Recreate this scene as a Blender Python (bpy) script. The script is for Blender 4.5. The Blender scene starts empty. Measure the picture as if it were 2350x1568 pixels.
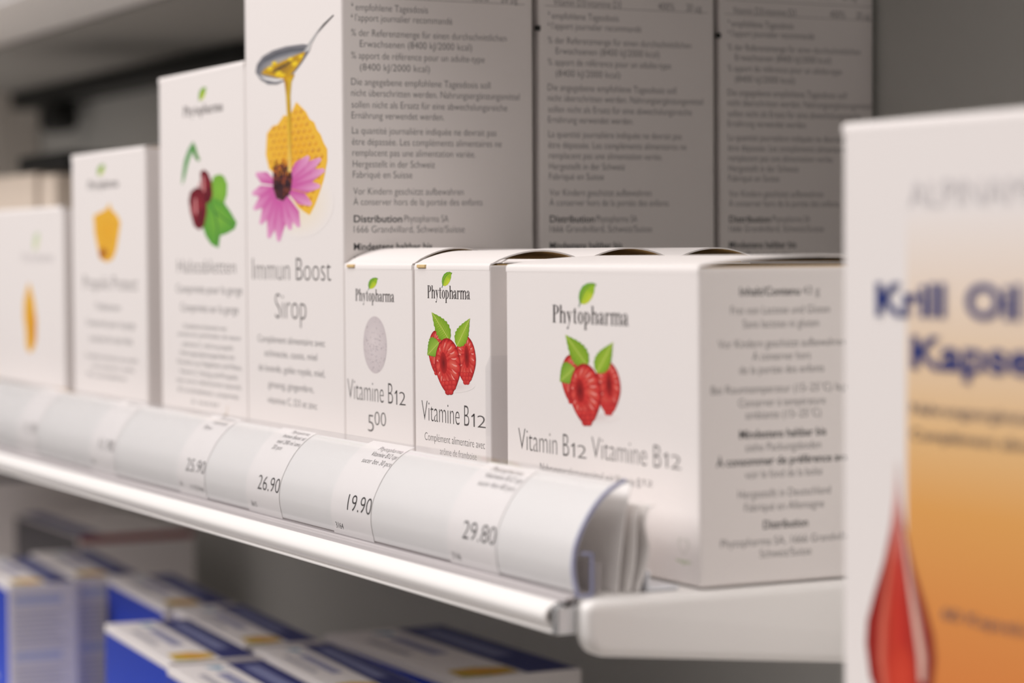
import bpy, bmesh, math, random
from mathutils import Vector, Matrix
random.seed(7)
S = bpy.context.scene
COL = S.collection

# ------------------------------------------------------------------ camera, world, lights, exposure
cam_data = bpy.data.cameras.new('camera')
cam_data.sensor_width = 36.0
cam_data.lens = 85.0
cam_data.clip_start = 0.02
cam_data.clip_end = 50
cam_data.dof.use_dof = True
cam_data.dof.focus_distance = 0.722
cam_data.dof.aperture_fstop = 8.8
cam_data.dof.aperture_blades = 9
camera = bpy.data.objects.new('camera', cam_data)
COL.objects.link(camera)
camera.matrix_world = Matrix(((0.45351294, -0.02985961, 0.89074936, 0.50690895),
    (0.89122746, 0.02225356, -0.45301038, -0.30993786),
    (-0.00629563, 0.99930635, 0.03670398, 0.08353638),
    (0.00000000, 0.00000000, 0.00000000, 1.00000000)))
S.camera = camera

S.view_settings.view_transform = 'Standard'
S.view_settings.look = 'None'
S.view_settings.gamma = 1.0
S.view_settings.use_curve_mapping = False
S.view_settings.exposure = 0.0

world = bpy.data.worlds.new('shop_ambience')
world.use_nodes = True
bgn = world.node_tree.nodes['Background']
bgn.inputs[0].default_value = (1.0, 0.95, 0.92, 1)
bgn.inputs[1].default_value = 0.075
S.world = world

def area(name, loc, target, sx, sy, power, color):
    d = bpy.data.lights.new(name, 'AREA')
    d.shape = 'RECTANGLE'; d.size = sx; d.size_y = sy; d.energy = power; d.color = color
    o = bpy.data.objects.new(name, d)
    o.location = loc
    o.rotation_euler = (Vector(target) - Vector(loc)).to_track_quat('-Z', 'Y').to_euler()
    COL.objects.link(o)
    return o
# ceiling panels of the shop: one over the aisle to the right, one far down the aisle in front
area('ceiling_panel_light', (0.50, -0.42, 1.10), (-0.10, 0.02, 0.08), 0.9, 0.5, 3.1, (1.0, 0.935, 0.90))
area('far_ceiling_panel_light', (0.75, -0.85, 1.25), (-0.15, 0.05, 0.08), 1.0, 0.8, 3.2, (1.0, 0.935, 0.90))
area('overhead_panel_light', (-0.25, -0.42, 1.25), (-0.25, 0.0, 0.05), 1.6, 0.35, 5.0, (1.0, 0.95, 0.92))
area('aisle_panel_light', (-1.0, -1.6, 1.35), (-0.3, 0.0, 0.06), 1.6, 0.9, 45.0, (1.0, 0.955, 0.935))

# ------------------------------------------------------------------ print layouts: text, left, right, baseline, cap height (mm), style
BIG_FRONT = [
    ('Vitamin B', 7.42, 37.47, 27.71, 6.66, 't'),
    ('12', 38.71, 47.29, 27.87, 3.78, 't'),
    ('Vitamine B', 50.19, 86.49, 28.34, 6.28, 't'),
    ('12', 87.79, 96.32, 28.73, 3.75, 't'),
    ('Nahrungsergänzungsmittel mit Vitamin B', 20.6, 76.1, 22.5, 2.6, 'r'),
    ('12', 76.99, 82.3, 23.31, 1.57, 't'),
]
BIG_SIDE = [
    ('Inhalt/Contenu', 11.87, 29.64, 72.15, 2.15, 'b'),
    ('43 g', 30.42, 35.53, 72.2, 2.18, 'r'),
    ('Frei von Lactose und Gluten', 9.19, 38.56, 67.54, 2.15, 'r'),
    ('Sans lactose ni gluten', 12.73, 35.26, 64.11, 2.16, 'r'),
    ('Vor Kindern geschützt aufbewahren', 5.5, 43.19, 59.21, 2.15, 'r'),
    ('À conserver hors', 15.52, 32.74, 56.0, 2.16, 'r'),
    ('de la portée des enfants', 11.68, 36.82, 52.67, 2.16, 'r'),
    ('Bei Raumtemperatur (15–25°C) lagern', 3.45, 46.79, 47.86, 2.15, 'r'),
    ('Conserver à température', 11.4, 37.2, 44.49, 2.16, 'r'),
    ('ambiante (15–25°C)', 13.43, 35.87, 41.42, 2.16, 'r'),
    ('Mindestens haltbar bis', 11.63, 37.45, 36.62, 2.16, 'b'),
    ('siehe Packungsboden', 13.4, 35.86, 33.34, 2.17, 'r'),
    ('À consommer de préférence avant', 4.89, 46.23, 29.87, 2.15, 'b'),
    ('voir le fond de la boîte', 13.25, 36.24, 26.56, 2.17, 'r'),
    ('Hergestellt in Deutschland', 11.2, 38.75, 21.68, 2.17, 'r'),
    ('Fabriqué en Allemagne', 13.1, 36.75, 18.34, 2.17, 'r'),
    ('Distribution', 18.6, 31.87, 13.77, 2.18, 'b'),
    ('Phytopharma SA, 1666 Grandvillard,', 6.08, 47.14, 9.7, 2.16, 'r'),
    ('Schweiz/Suisse', 17.55, 32.9, 6.54, 2.18, 'r'),
]
TALL_SIDE = [
    ('*', 3.55, 4.32, 163.02, 2.41, 'r'),
    ('empfohlene Tagesdosis', 5.09, 31.18, 162.73, 2.41, 'r'),
    ('*', 3.36, 4.13, 159.33, 2.41, 'r'),
    ("l'apport journalier recommandé", 4.91, 40.13, 159.31, 2.41, 'r'),
    ('% der Referenzmenge für einen durchschnittlichen', 3.47, 60.3, 154.39, 2.41, 'r'),
    ('Erwachsenen (8400 kJ/2000 kcal)', 6.53, 47.35, 150.85, 2.42, 'r'),
    ('% apport de référence pour un adulte-type', 3.4, 52.04, 146.99, 2.41, 'r'),
    ('(8400 kJ/2000 kcal)', 6.46, 31.66, 143.22, 2.42, 'r'),
    ('Die angegebene empfohlene Tagesdosis soll', 3.32, 54.1, 138.37, 2.42, 'r'),
    ('nicht überschritten werden. Nahrungsergänzungsmittel', 3.28, 65.12, 134.75, 2.42, 'r'),
    ('sollen nicht als Ersatz für eine abwechslungsreiche', 3.4, 60.46, 130.94, 2.42, 'r'),
    ('Ernährung verwendet werden.', 3.37, 36.81, 127.4, 2.42, 'r'),
    ('La quantité journalière indiquée ne devrait pas', 3.47, 56.28, 122.45, 2.42, 'r'),
    ('être dépassée. Les compléments alimentaires ne', 3.44, 58.23, 118.78, 2.42, 'r'),
    ('remplacent pas une alimentation variée.', 3.56, 48.37, 115.18, 2.42, 'r'),
    ('Hergestellt in der Schweiz', 3.68, 33.31, 111.5, 2.42, 'r'),
    ('Fabriqué en Suisse', 3.65, 24.99, 108.02, 2.42, 'r'),
    ('Vor Kindern geschützt aufbewahren', 3.75, 43.88, 102.55, 2.42, 'r'),
    ('À conserver hors de la portée des enfants', 3.72, 50.86, 99.09, 2.42, 'r'),
    ('Distribution', 3.82, 21.21, 93.46, 2.43, 'b'),
    ('Phytopharma SA', 22.01, 38.15, 93.53, 2.45, 'r'),
    ('1666 Grandvillard, Schweiz/Suisse', 3.79, 44.11, 90.06, 2.43, 'r'),
    ('Mindestens haltbar bis', 3.74, 32.13, 84.32, 2.43, 'b'),
    ('siehe Packungsboden', 3.7, 30.17, 80.72, 2.43, 'r'),
]
TALL_TABLE = [
    ('Vitamin D3/vitamine D3', 5.66, 32.09, 167.39, 2.51, 'r'),
    ('400%', 46.91, 53.61, 167.51, 2.57, 'r'),
    ('20 µg', 58.4, 64.65, 167.5, 2.59, 'r'),
]
TALL_FRONT = [
    ('Immun Boost', 5.9, 78.47, 74.09, 8.42, 't'),
    ('Sirop', 27.68, 56.36, 60.7, 9.46, 't'),
    ('Complément alimentaire avec', 10.47, 72.71, 52.06, 2.65, 'r'),
    ('echinacée, cassis, miel', 17.2, 65.73, 47.15, 2.63, 'r'),
    ('de lavande, gelée royale, miel,', 11.04, 72.46, 41.83, 2.65, 'r'),
    ('ginseng, gingembre,', 20.28, 62.38, 36.21, 2.62, 'r'),
    ('vitamine C, D3 et zinc', 19.71, 65.34, 30.7, 2.63, 'r'),
]
HAL_FRONT = [
    ('Halstabletten', 20.84, 84.74, 76.12, 5.74, 't'),
    ('Comprimés pour la gorge', 19.04, 91.25, 68.54, 3.39, 'r'),
    ('Comprimés sur la gorge', 23.91, 87.01, 61.43, 3.38, 'r'),
    ('Complément alimentaire avec', 26.23, 74.52, 54.99, 1.85, 'r'),
    ('extraits de cynorhodon, de mauve', 20.0, 88.97, 51.83, 1.87, 'r'),
    ('vitamine C, miel et propolis', 24.97, 81.19, 48.01, 1.86, 'r'),
    ('Nahrungsergänzungsmittel mit', 22.81, 82.45, 44.55, 1.86, 'r'),
    ('Extrakten aus Hagebutte und Malve,', 19.61, 90.01, 41.02, 1.87, 'r'),
    ('Vitamin C, Honig und Propolis', 21.53, 85.41, 37.35, 1.87, 'r'),
    ('sans sucre, édulcorants naturels', 18.33, 88.91, 33.91, 1.87, 'r'),
    ('30 Lutschtabletten, comprimés', 19.23, 86.56, 30.26, 1.87, 'r'),
    ('à sucer', 35.31, 66.68, 26.36, 1.84, 'r'),
]
PRO_FRONT = [
    ('Propolis Protect', 16.14, 90.36, 68.57, 6.42, 't'),
    ('Tabletten', 32.15, 67.12, 60.06, 2.99, 'r'),
    ('Comprimés pour la gorge', 19.28, 86.39, 53.0, 3.02, 'r'),
    ('Lutschen für den Hals', 24.06, 82.74, 46.32, 3.01, 'r'),
    ('Complément alimentaire avec propolis', 17.4, 89.25, 39.09, 2.08, 'r'),
    ('miel et vitamine C, menthe', 27.34, 84.58, 34.97, 2.07, 'r'),
    ('30 Lutschtabletten', 19.59, 74.14, 31.09, 2.08, 'r'),
]
V1_FRONT = [
    ('Vitamine B', 1.88, 38.07, 35.8, 7.14, 't'),
    ('12', 39.4, 47.64, 35.87, 4.52, 't'),
    ('5', 18.41, 22.93, 26.11, 5.9, 't'),
    ('00', 23.66, 32.55, 28.45, 4.74, 't'),
]
V2_FRONT = [
    ('Vitamine B', 4.87, 38.07, 32.14, 6.68, 't'),
    ('12', 39.52, 49.02, 32.3, 3.84, 't'),
    ('Complément alimentaire avec', 6.98, 48.36, 26.23, 2.54, 't'),
    ('arôme de framboise', 17.82, 42.85, 22.57, 2.24, 't'),
]
KRILL = [
    ('ALPINAMED', 24.36, 73.99, 137.38, 5.93, 'g'),
    ('Krill', 12.85, 36.8, 115.0, 6.99, 'k'),
    ('Oil', 43.4, 60.6, 115.0, 6.99, 'k'),
    ('Kapseln', 25.25, 75.59, 104.3, 6.85, 'k'),
    ('Nahrungsergänzungsmittel', 25.24, 82.73, 94.9, 2.35, 'n'),
    ('Complément alimentaire', 25.24, 77.87, 89.57, 2.35, 'n'),
    ('60 Kapseln', 35.85, 62.72, 53.64, 2.32, 'n'),
]
LEAF_BIG = (43.39, 53.28, 68.82, 75.08)
LEAF_V1 = (19.41, 27.35, 71.63, 75.52)
LEAF_V2 = (19.95, 27.22, 73.03, 77.58)
LEAF_HAL = (47.04, 55.7, 140.91, 145.96)
LEAF_PRO = (38.34, 48.69, 116.71, 121.48)
LEAF_LEF = (69.94, 80.74, 84.96, 93.97)
LOGO_BIG = (28.35, 70.41, 63.98, 68.85)
LOGO_V1 = (9.11, 39.74, 67.9, 71.79)
LOGO_V2 = (9.68, 39.27, 69.53, 73.43)
LOGO_HAL = (29.58, 73.35, 135.98, 139.89)
LOGO_PRO = (24.42, 66.88, 111.49, 115.16)
LOGO_LEF = (50.4, 102.17, 80.55, 84.55)
RASP_BIG = (32.45, 65.92, 37.01, 60.84)
RASP_V2 = (9.34, 42.76, 41.12, 65.29)
PILL = (15.14, 33.74, 44.99, 63.19)
SPOON = (11.77, 83.38, 91.48, 161.88)
HALPIC = (25.96, 86.98, 85.59, 126.89)
PROPIC = (29.8, 68.99, 80.25, 105.16)
LEFPIC = (50.47, 74.03, 37.92, 70.82)
VEGAN = (94.06, 100.58, 5.12, 11.67)
DROP = (8.98, 33.38, 31.48, 84.49)
PANEL = (23.43, 92.24, 38.01, 136.36)

# ------------------------------------------------------------------ helpers
def lin(c):
    return tuple(((x / 255.0) / 12.92 if x / 255.0 <= 0.04045 else ((x / 255.0 + 0.055) / 1.055) ** 2.4) for x in c)

def tag(o, label=None, cat=None, group=None, kind=None):
    if label: o['label'] = label
    if cat: o['category'] = cat
    if group: o['group'] = group
    if kind: o['kind'] = kind
    return o

def empty(name, loc, rz=0.0):
    o = bpy.data.objects.new(name, None)
    o.empty_display_size = 0.01
    o.location = loc; o.rotation_euler = (0, 0, rz)
    COL.objects.link(o)
    return o

def mat(name, col, rough=0.5, spec=0.4, metal=0.0, noise=0.0, nscale=300.0, bump=0.0):
    m = bpy.data.materials.new(name); m.use_nodes = True
    nt = m.node_tree; b = nt.nodes['Principled BSDF']
    c = lin(col)
    b.inputs['Base Color'].default_value = (*c, 1)
    b.inputs['Roughness'].default_value = rough
    b.inputs['Specular IOR Level'].default_value = spec
    b.inputs['Metallic'].default_value = metal
    if noise or bump:
        tc = nt.nodes.new('ShaderNodeTexCoord'); n = nt.nodes.new('ShaderNodeTexNoise')
        n.inputs['Scale'].default_value = nscale
        nt.links.new(tc.outputs['Object'], n.inputs['Vector'])
        if noise:
            r = nt.nodes.new('ShaderNodeMixRGB')
            r.inputs['Color1'].default_value = (*c, 1)
            r.inputs['Color2'].default_value = (*[x * (1 - noise) for x in c], 1)
            nt.links.new(n.outputs['Fac'], r.inputs['Fac'])
            nt.links.new(r.outputs['Color'], b.inputs['Base Color'])
        if bump:
            bp = nt.nodes.new('ShaderNodeBump'); bp.inputs['Strength'].default_value = bump
            bp.inputs['Distance'].default_value = 0.0003
            nt.links.new(n.outputs['Fac'], bp.inputs['Height']); nt.links.new(bp.outputs['Normal'], b.inputs['Normal'])
    return m

M_CARD = mat('white_card', (240, 234, 232), 0.5, 0.3, noise=0.015, nscale=900, bump=0.02)
M_KRAFT = mat('kraft_inside', (224, 194, 142), 0.8, 0.15, noise=0.12, nscale=700)
M_STEEL = mat('white_powder_coat', (246, 243, 241), 0.38, 0.45, noise=0.01, nscale=1500, bump=0.03)
M_PANEL = mat('panel_grey_white', (214, 214, 210), 0.6, 0.3, noise=0.02, nscale=8)
M_SHADE = mat('shade_grey', (150, 147, 142), 0.55, 0.35, noise=0.02, nscale=40)  # darker grey that paints in the shade under the upper shelf
M_FLOOR = mat('shop_floor', (206, 200, 194), 0.4, 0.4, noise=0.04, nscale=6)
M_POST = mat('upright_steel', (215, 208, 200), 0.5, 0.4, noise=0.02, nscale=60)
M_BLACK = mat('black_plastic', (24, 24, 22), 0.5, 0.4, noise=0.1, nscale=200)
M_BEIGE = mat('beige_card', (232, 216, 200), 0.6, 0.3, noise=0.03, nscale=200)
M_PAPER = mat('label_paper', (247, 243, 241), 0.6, 0.25, noise=0.01, nscale=1200)
M_CHROME = mat('bright_steel', (215, 216, 218), 0.25, 0.5, metal=0.7, noise=0.03, nscale=500)
M_EDGE = mat('blue_tinted_plastic_edge', (166, 170, 206), 0.25, 0.5, noise=0.15, nscale=300)
M_CLIP = mat('pale_blue_plastic', (232, 234, 240), 0.3, 0.5, noise=0.05, nscale=300)
M_LINER = mat('rail_channel', (188, 182, 183), 0.35, 0.5, noise=0.03, nscale=900)

def backing_mat():
    # white extruded plastic with fine lengthwise ribs
    m = mat('ribbed_white_plastic', (243, 241, 239), 0.45, 0.45)
    nt = m.node_tree; b = nt.nodes['Principled BSDF']
    tc = nt.nodes.new('ShaderNodeTexCoord'); mp = nt.nodes.new('ShaderNodeMapping')
    mp.inputs['Scale'].default_value = (0.0, 1.0, 1.0)
    w = nt.nodes.new('ShaderNodeTexNoise'); w.inputs['Scale'].default_value = 900; w.inputs['Detail'].default_value = 1
    bp = nt.nodes.new('ShaderNodeBump'); bp.inputs['Strength'].default_value = 0.12; bp.inputs['Distance'].default_value = 0.0003
    nt.links.new(tc.outputs['Object'], mp.inputs['Vector']); nt.links.new(mp.outputs['Vector'], w.inputs['Vector'])
    nt.links.new(w.outputs['Fac'], bp.inputs['Height']); nt.links.new(bp.outputs['Normal'], b.inputs['Normal'])
    return m
M_BACKING = backing_mat()

def clear_mat(name, tint, gl):
    m = bpy.data.materials.new(name); m.use_nodes = True
    nt = m.node_tree; nt.nodes.clear()
    out = nt.nodes.new('ShaderNodeOutputMaterial'); mx = nt.nodes.new('ShaderNodeMixShader')
    tr = nt.nodes.new('ShaderNodeBsdfTransparent'); tr.inputs[0].default_value = (*tint, 1)
    g = nt.nodes.new('ShaderNodeBsdfGlossy'); g.inputs['Roughness'].default_value = 0.12
    fr = nt.nodes.new('ShaderNodeLayerWeight'); fr.inputs['Blend'].default_value = 0.5
    pw = nt.nodes.new('ShaderNodeMath'); pw.operation = 'POWER'; pw.inputs[1].default_value = 4.0
    ml = nt.nodes.new('ShaderNodeMath'); ml.operation = 'MULTIPLY_ADD'; ml.inputs[1].default_value = gl; ml.inputs[2].default_value = 0.03
    nt.links.new(fr.outputs['Facing'], pw.inputs[0]); nt.links.new(pw.outputs[0], ml.inputs[0]); nt.links.new(ml.outputs[0], mx.inputs[0])
    nt.links.new(tr.outputs[0], mx.inputs[1]); nt.links.new(g.outputs[0], mx.inputs[2])
    nt.links.new(mx.outputs[0], out.inputs[0])
    return m
M_CLEAR = clear_mat('clear_plastic', (0.99, 0.99, 0.995), 0.45)
M_TAPE = clear_mat('clear_tape', (0.96, 0.96, 0.965), 0.6)

def ink_mat():
    m = bpy.data.materials.new('printed_ink'); m.use_nodes = True
    nt = m.node_tree; b = nt.nodes['Principled BSDF']
    a = nt.nodes.new('ShaderNodeAttribute'); a.attribute_name = 'Col'
    nt.links.new(a.outputs['Color'], b.inputs['Base Color'])
    b.inputs['Roughness'].default_value = 0.5; b.inputs['Specular IOR Level'].default_value = 0.3
    return m
M_INK = ink_mat()

def from_bm(name, bm, mats, parent=None, smooth=False):
    me = bpy.data.meshes.new(name)
    bm.normal_update(); bm.to_mesh(me); bm.free()
    for m in (mats if isinstance(mats, (list, tuple)) else [mats]): me.materials.append(m)
    if smooth:
        for p in me.polygons: p.use_smooth = True
    o = bpy.data.objects.new(name, me)
    COL.objects.link(o)
    if parent: o.parent = parent
    return o

def bm_box(x0, x1, y0, y1, z0, z1, bevel=0.0, segs=3):
    bm = bmesh.new()
    bmesh.ops.create_cube(bm, size=1.0)
    for v in bm.verts:
        v.co = Vector((x0 + (v.co.x + .5) * (x1 - x0), y0 + (v.co.y + .5) * (y1 - y0), z0 + (v.co.z + .5) * (z1 - z0)))
    if bevel:
        bmesh.ops.bevel(bm, geom=list(bm.edges), offset=bevel, segments=segs, profile=0.5, affect='EDGES')
    return bm

def bm_sheet(path, x0, x1, thick):
    """A sheet of given thickness whose (y,z) section follows path, extruded along x."""
    n = len(path); nor = []
    for i in range(n):
        a = path[max(0, i - 1)]; b = path[min(n - 1, i + 1)]
        d = (b[0] - a[0], b[1] - a[1]); L = math.hypot(*d) or 1
        nor.append((-d[1] / L, d[0] / L))
    bm = bmesh.new(); rows = []
    for x in (x0, x1):
        rows.append([bm.verts.new((x, p[0], p[1])) for p in path])
        rows.append([bm.verts.new((x, p[0] + q[0] * thick, p[1] + q[1] * thick)) for p, q in zip(path, nor)])
    a, b, c, d = rows
    for i in range(n - 1):
        for q, rev in (((a[i], a[i + 1], c[i + 1], c[i]), 0), ((b[i], d[i], d[i + 1], b[i + 1]), 0),
                       ((a[i], b[i], b[i + 1], a[i + 1]), 0), ((c[i], c[i + 1], d[i + 1], d[i]), 0)):
            bm.faces.new(q)
    bm.faces.new((a[0], c[0], d[0], b[0])); bm.faces.new((a[-1], b[-1], d[-1], c[-1]))
    bmesh.ops.recalc_face_normals(bm, faces=list(bm.faces))
    return bm

def smooth_angle(o, deg=40):
    me = o.data
    for p in me.polygons: p.use_smooth = True
    me.set_sharp_from_angle(angle=math.radians(deg))
    return o

# ------------------------------------------------------------------ print: flat artwork and lettering
_glyph = {}
def text_mesh(txt, off):
    k = (txt, off)
    if k in _glyph: return _glyph[k]
    c = bpy.data.curves.new('t', 'FONT'); c.body = txt; c.size = 1.0; c.offset = off; c.resolution_u = 4
    o = bpy.data.objects.new('t', c); COL.objects.link(o)
    bpy.context.view_layer.update()
    me = bpy.data.meshes.new_from_object(o.evaluated_get(bpy.context.evaluated_depsgraph_get()))
    vs = [(v.co.x, v.co.y) for v in me.vertices]; fs = [tuple(p.vertices) for p in me.polygons]
    bpy.data.objects.remove(o); bpy.data.curves.remove(c); bpy.data.meshes.remove(me)
    _glyph[k] = (vs, fs)
    return _glyph[k]

INK = {'t': ((82, 78, 78), -0.016), 'r': ((86, 86, 88), -0.010), 'b': ((66, 66, 68), 0.016), 'g': ((206, 203, 206), -0.02),
       'k': ((36, 52, 118), 0.028), 'n': ((92, 88, 104), 0.0), 'p': ((58, 54, 54), -0.012), 's': ((84, 80, 80), -0.014)}

class Art:
    """Flat print in face coordinates (millimetres): polygons with a colour per vertex, each a hair above the last."""
    STEP = 0.0015
    def __init__(self): self.v = []; self.f = []; self.c = []; self.k = 0
    def poly(self, pts, col):
        b = len(self.v)
        cols = col if isinstance(col, list) else [col] * len(pts)
        for p, q in zip(pts, cols): self.v.append((p[0], p[1], self.k * self.STEP)); self.c.append(lin(q))
        self.f.append(tuple(range(b, b + len(pts)))); self.k += 1
    def fan(self, pts, cen, ce, cc):
        b = len(self.v); n = len(pts)
        for p in pts: self.v.append((p[0], p[1], self.k * self.STEP)); self.c.append(lin(ce))
        self.v.append((cen[0], cen[1], self.k * self.STEP)); self.c.append(lin(cc))
        for i in range(n): self.f.append((b + i, b + (i + 1) % n, b + n))
        self.k += 1
    def strip(self, A, B, ca, cb=None):
        b = len(self.v); n = len(A)
        ca = ca if isinstance(ca, list) else [ca] * n
        cb = (cb if isinstance(cb, list) else [cb] * n) if cb else ca
        for p, q in zip(A, ca): self.v.append((p[0], p[1], self.k * self.STEP)); self.c.append(lin(q))
        for p, q in zip(B, cb): self.v.append((p[0], p[1], self.k * self.STEP)); self.c.append(lin(q))
        for i in range(n - 1): self.f.append((b + i, b + i + 1, b + n + i + 1, b + n + i))
        self.k += 1
    def text(self, txt, u0, u1, v, cap, style):
        col, off = INK[style]
        if txt == '12':                     # old-style figures set tight
            w = u1 - u0
            sw = w * .085; xs = u0 + w * .15
            self.k = 0; self.poly([(xs, v), (xs + sw, v), (xs + sw, v + cap), (xs, v + cap)], col)
            self.k = 0; self.poly([(xs - w * .15, v + cap * .80), (xs - w * .13, v + cap * .70), (xs + sw * .5, v + cap * .86), (xs + sw, v + cap), (xs + sw * .3, v + cap)], col)
            self.k = 0
            self.text('2', u0 + w * .42, u1, v, cap, style)
            return
        vs, fs = text_mesh(txt, off)
        xa = min(p[0] for p in vs); xb = max(p[0] for p in vs)
        sx = (u1 - u0) / max(1e-6, xb - xa); sy = cap / 0.729
        b = len(self.v)
        for p in vs: self.v.append((u0 + (p[0] - xa) * sx, v + p[1] * sy, 0.0)); self.c.append(lin(col))
        for f in fs: self.f.append(tuple(b + i for i in f))
    def lines(self, L):
        for e in L: self.text(*e)
    def build(self, name, parent, fr):
        o0, U, V, N = [Vector(a) for a in fr]
        me = bpy.data.meshes.new(name)
        me.from_pydata([o0 + U * (p[0] / 1000) + V * (p[1] / 1000) + N * (p[2] / 1000) for p in self.v], [], self.f)
        self._finish(me)
        o = bpy.data.objects.new(name, me); COL.objects.link(o)
        if parent: o.parent = parent
        return o
    def _finish(self, me):
        a = me.color_attributes.new('Col', 'FLOAT_COLOR', 'POINT')
        a.data.foreach_set('color', [x for c in self.c for x in (*c, 1.0)])
        me.materials.append(M_INK)

def front_frame(): return ((0, -0.00003, 0), (1, 0, 0), (0, 0, 1), (0, -1, 0))
def side_frame(w): return ((w + 0.00003, 0, 0), (0, 1, 0), (0, 0, 1), (1, 0, 0))
def top_frame(h): return ((0, 0, h + 0.00004), (1, 0, 0), (0, 1, 0), (0, 0, 1))

def ell(cx, cy, rx, ry, ang=0.0, n=24, a0=0, a1=2 * math.pi):
    ca, sa = math.cos(ang), math.sin(ang); r = []
    full = abs(a1 - a0 - 2 * math.pi) < 1e-6
    for i in range(n):
        t = a0 + (a1 - a0) * i / (n if full else n - 1)
        x, y = rx * math.cos(t), ry * math.sin(t)
        r.append((cx + x * ca - y * sa, cy + x * sa + y * ca))
    return r

def box_map(bb, asp=None):
    x0, x1, y0, y1 = bb
    return lambda p: (x0 + p[0] * (x1 - x0), y0 + p[1] * (y1 - y0))

# -- narrow high-contrast serif lettering of the maker's mark
def serif_glyphs():
    G = {}
    def rect(a, b, c, d): return [(a, b), (c, b), (c, d), (a, d)]
    def ring(cx, cy, ro, rv, ri, rw, a0, a1, n=18):
        return ('strip', ell(cx, cy, ro, rv, 0, n, a0, a1), ell(cx, cy, ri, rw, 0, n, a0, a1))
    P = math.pi; h = .045
    G['P'] = (.66, [rect(.07, 0, .25, 1.5), rect(0, 0, .33, h), rect(0, 1.5 - h, .3, 1.5), ring(.25, 1.11, .38, .39, .20, .345, -P / 2, P / 2)])
    def leg(x, top): return [rect(x, 0, x + .15, top), rect(x - .06, 0, x + .21, h)]
    def arch(x0, x1): return ring((x0 + x1) / 2 + .06, .74, (x1 - x0) / 2 + .09, .27, (x1 - x0) / 2 - .075, .20, 0, P * .93)
    G['h'] = (.66, leg(.07, 1.5) + leg(.43, .78) + [rect(0, 1.5 - h, .15, 1.5), arch(.15, .43)])
    G['m'] = (1.02, leg(.07, .98) + leg(.43, .78) + leg(.79, .78) + [rect(0, .98 - h, .15, .98), arch(.15, .43), arch(.51, .79)])
    G['r'] = (.5, leg(.07, .98) + [rect(0, .98 - h, .15, .98), ring(.36, .72, .17, .27, .13, .22, P * .3, P * .95), ell(.4, .86, .075, .10, 0, 14)])
    G['o'] = (.58, [('strip', ell(.28, .49, .26, .51, 0, 24, 0, 2 * P + 1e-3), ell(.28, .49, .105, .46, 0, 24, 0, 2 * P + 1e-3))])
    G['p'] = (.66, [rect(.07, -.48, .22, .98), rect(.0, -.48, .29, -.48 + h), rect(0, .98 - h, .15, .98),
                    ring(.22, .49, .36, .51, .2, .455, -P * .5, P * .5)])
    G['t'] = (.44, [rect(.1, .1, .25, 1.22), rect(0, .93, .4, .98), ring(.25, .14, .15, .15, .0, .09, -P, -P * .15), [(.1, 1.22), (.25, 1.22), (.25, 1.3)]])
    G['y'] = (.62, [[(.05, .98), (.23, .98), (.38, .2), (.3, 0)], [(.44, .98), (.49, .98), (.2, -.42), (.15, -.42)], rect(0, .94, .3, .98), rect(.36, .94, .58, .98), ell(.13, -.4, .085, .09, 0, 14)])
    G['a'] = (.58, [rect(.31, .06, .46, .78), ring(.25, .74, .21, .25, .07, .21, 0, P), ell(.1, .74, .07, .08, 0, 12), [(.46, 0), (.56, 0), (.56, .06), (.46, .1), (.31, .1)],
                    ('strip', ell(.22, .27, .2, .28, 0, 20, 0, 2 * P + 1e-3), ell(.24, .27, .07, .23, 0, 20, 0, 2 * P + 1e-3))])
    return G
SERIF = serif_glyphs()
def wordmark(bb, col):
    """bb = left, right, baseline, cap top (mm)"""
    a = Art(); word = 'Phytopharma'
    W = sum(SERIF[c][0] for c in word); x = 0
    sx = (bb[1] - bb[0]) / W; sy = (bb[3] - bb[2]) / 1.5
    for c in word:
        w, parts = SERIF[c]
        T = lambda p: (bb[0] + (x + p[0]) * sx, bb[2] + p[1] * sy)
        for q in parts:
            if isinstance(q, tuple): a.strip([T(p) for p in q[1]], [T(p) for p in q[2]], col)
            else: a.poly([T(p) for p in q], col)
            a.k = 0
        x += w
    return a

def leaf_mark(bb, pale=0.0):
    a = Art(); T = box_map(bb)
    mixc = lambda c: tuple(c[i] + (236 - c[i]) * pale for i in range(3))
    L = [(.06, .10), (.0, .35), (.05, .6), (.22, .84), (.48, .97), (.78, 1.0), (1.0, .93)]
    R = [(.06, .10), (.32, .06), (.56, .16), (.76, .36), (.88, .6), (.9, .8), (1.0, .93)]
    mid = [(.06, .10), (.13, .33), (.24, .55), (.40, .73), (.6, .86), (.8, .93), (1.0, .93)]
    g1 = mixc((74, 150, 50)); g2 = mixc((150, 190, 42)); g3 = mixc((205, 214, 62)); dk = mixc((40, 104, 70))
    a.strip([T(p) for p in L], [T(p) for p in mid], [mixc((86, 150, 60))] * 3 + [g1] * 2 + [dk] * 2, g2)
    a.strip([T(p) for p in mid], [T(p) for p in R], g2, [g3] * 4 + [g2] * 2 + [dk])
    off = [(p[0] + .035, p[1] - .012) for p in mid]
    a.strip([T(p) for p in mid], [T(p) for p in off], dk)
    a.poly([T(p) for p in [(.06, .12), (.12, .12), (.03, -.06), (-.02, -.06)]], dk)
    return a

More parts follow.
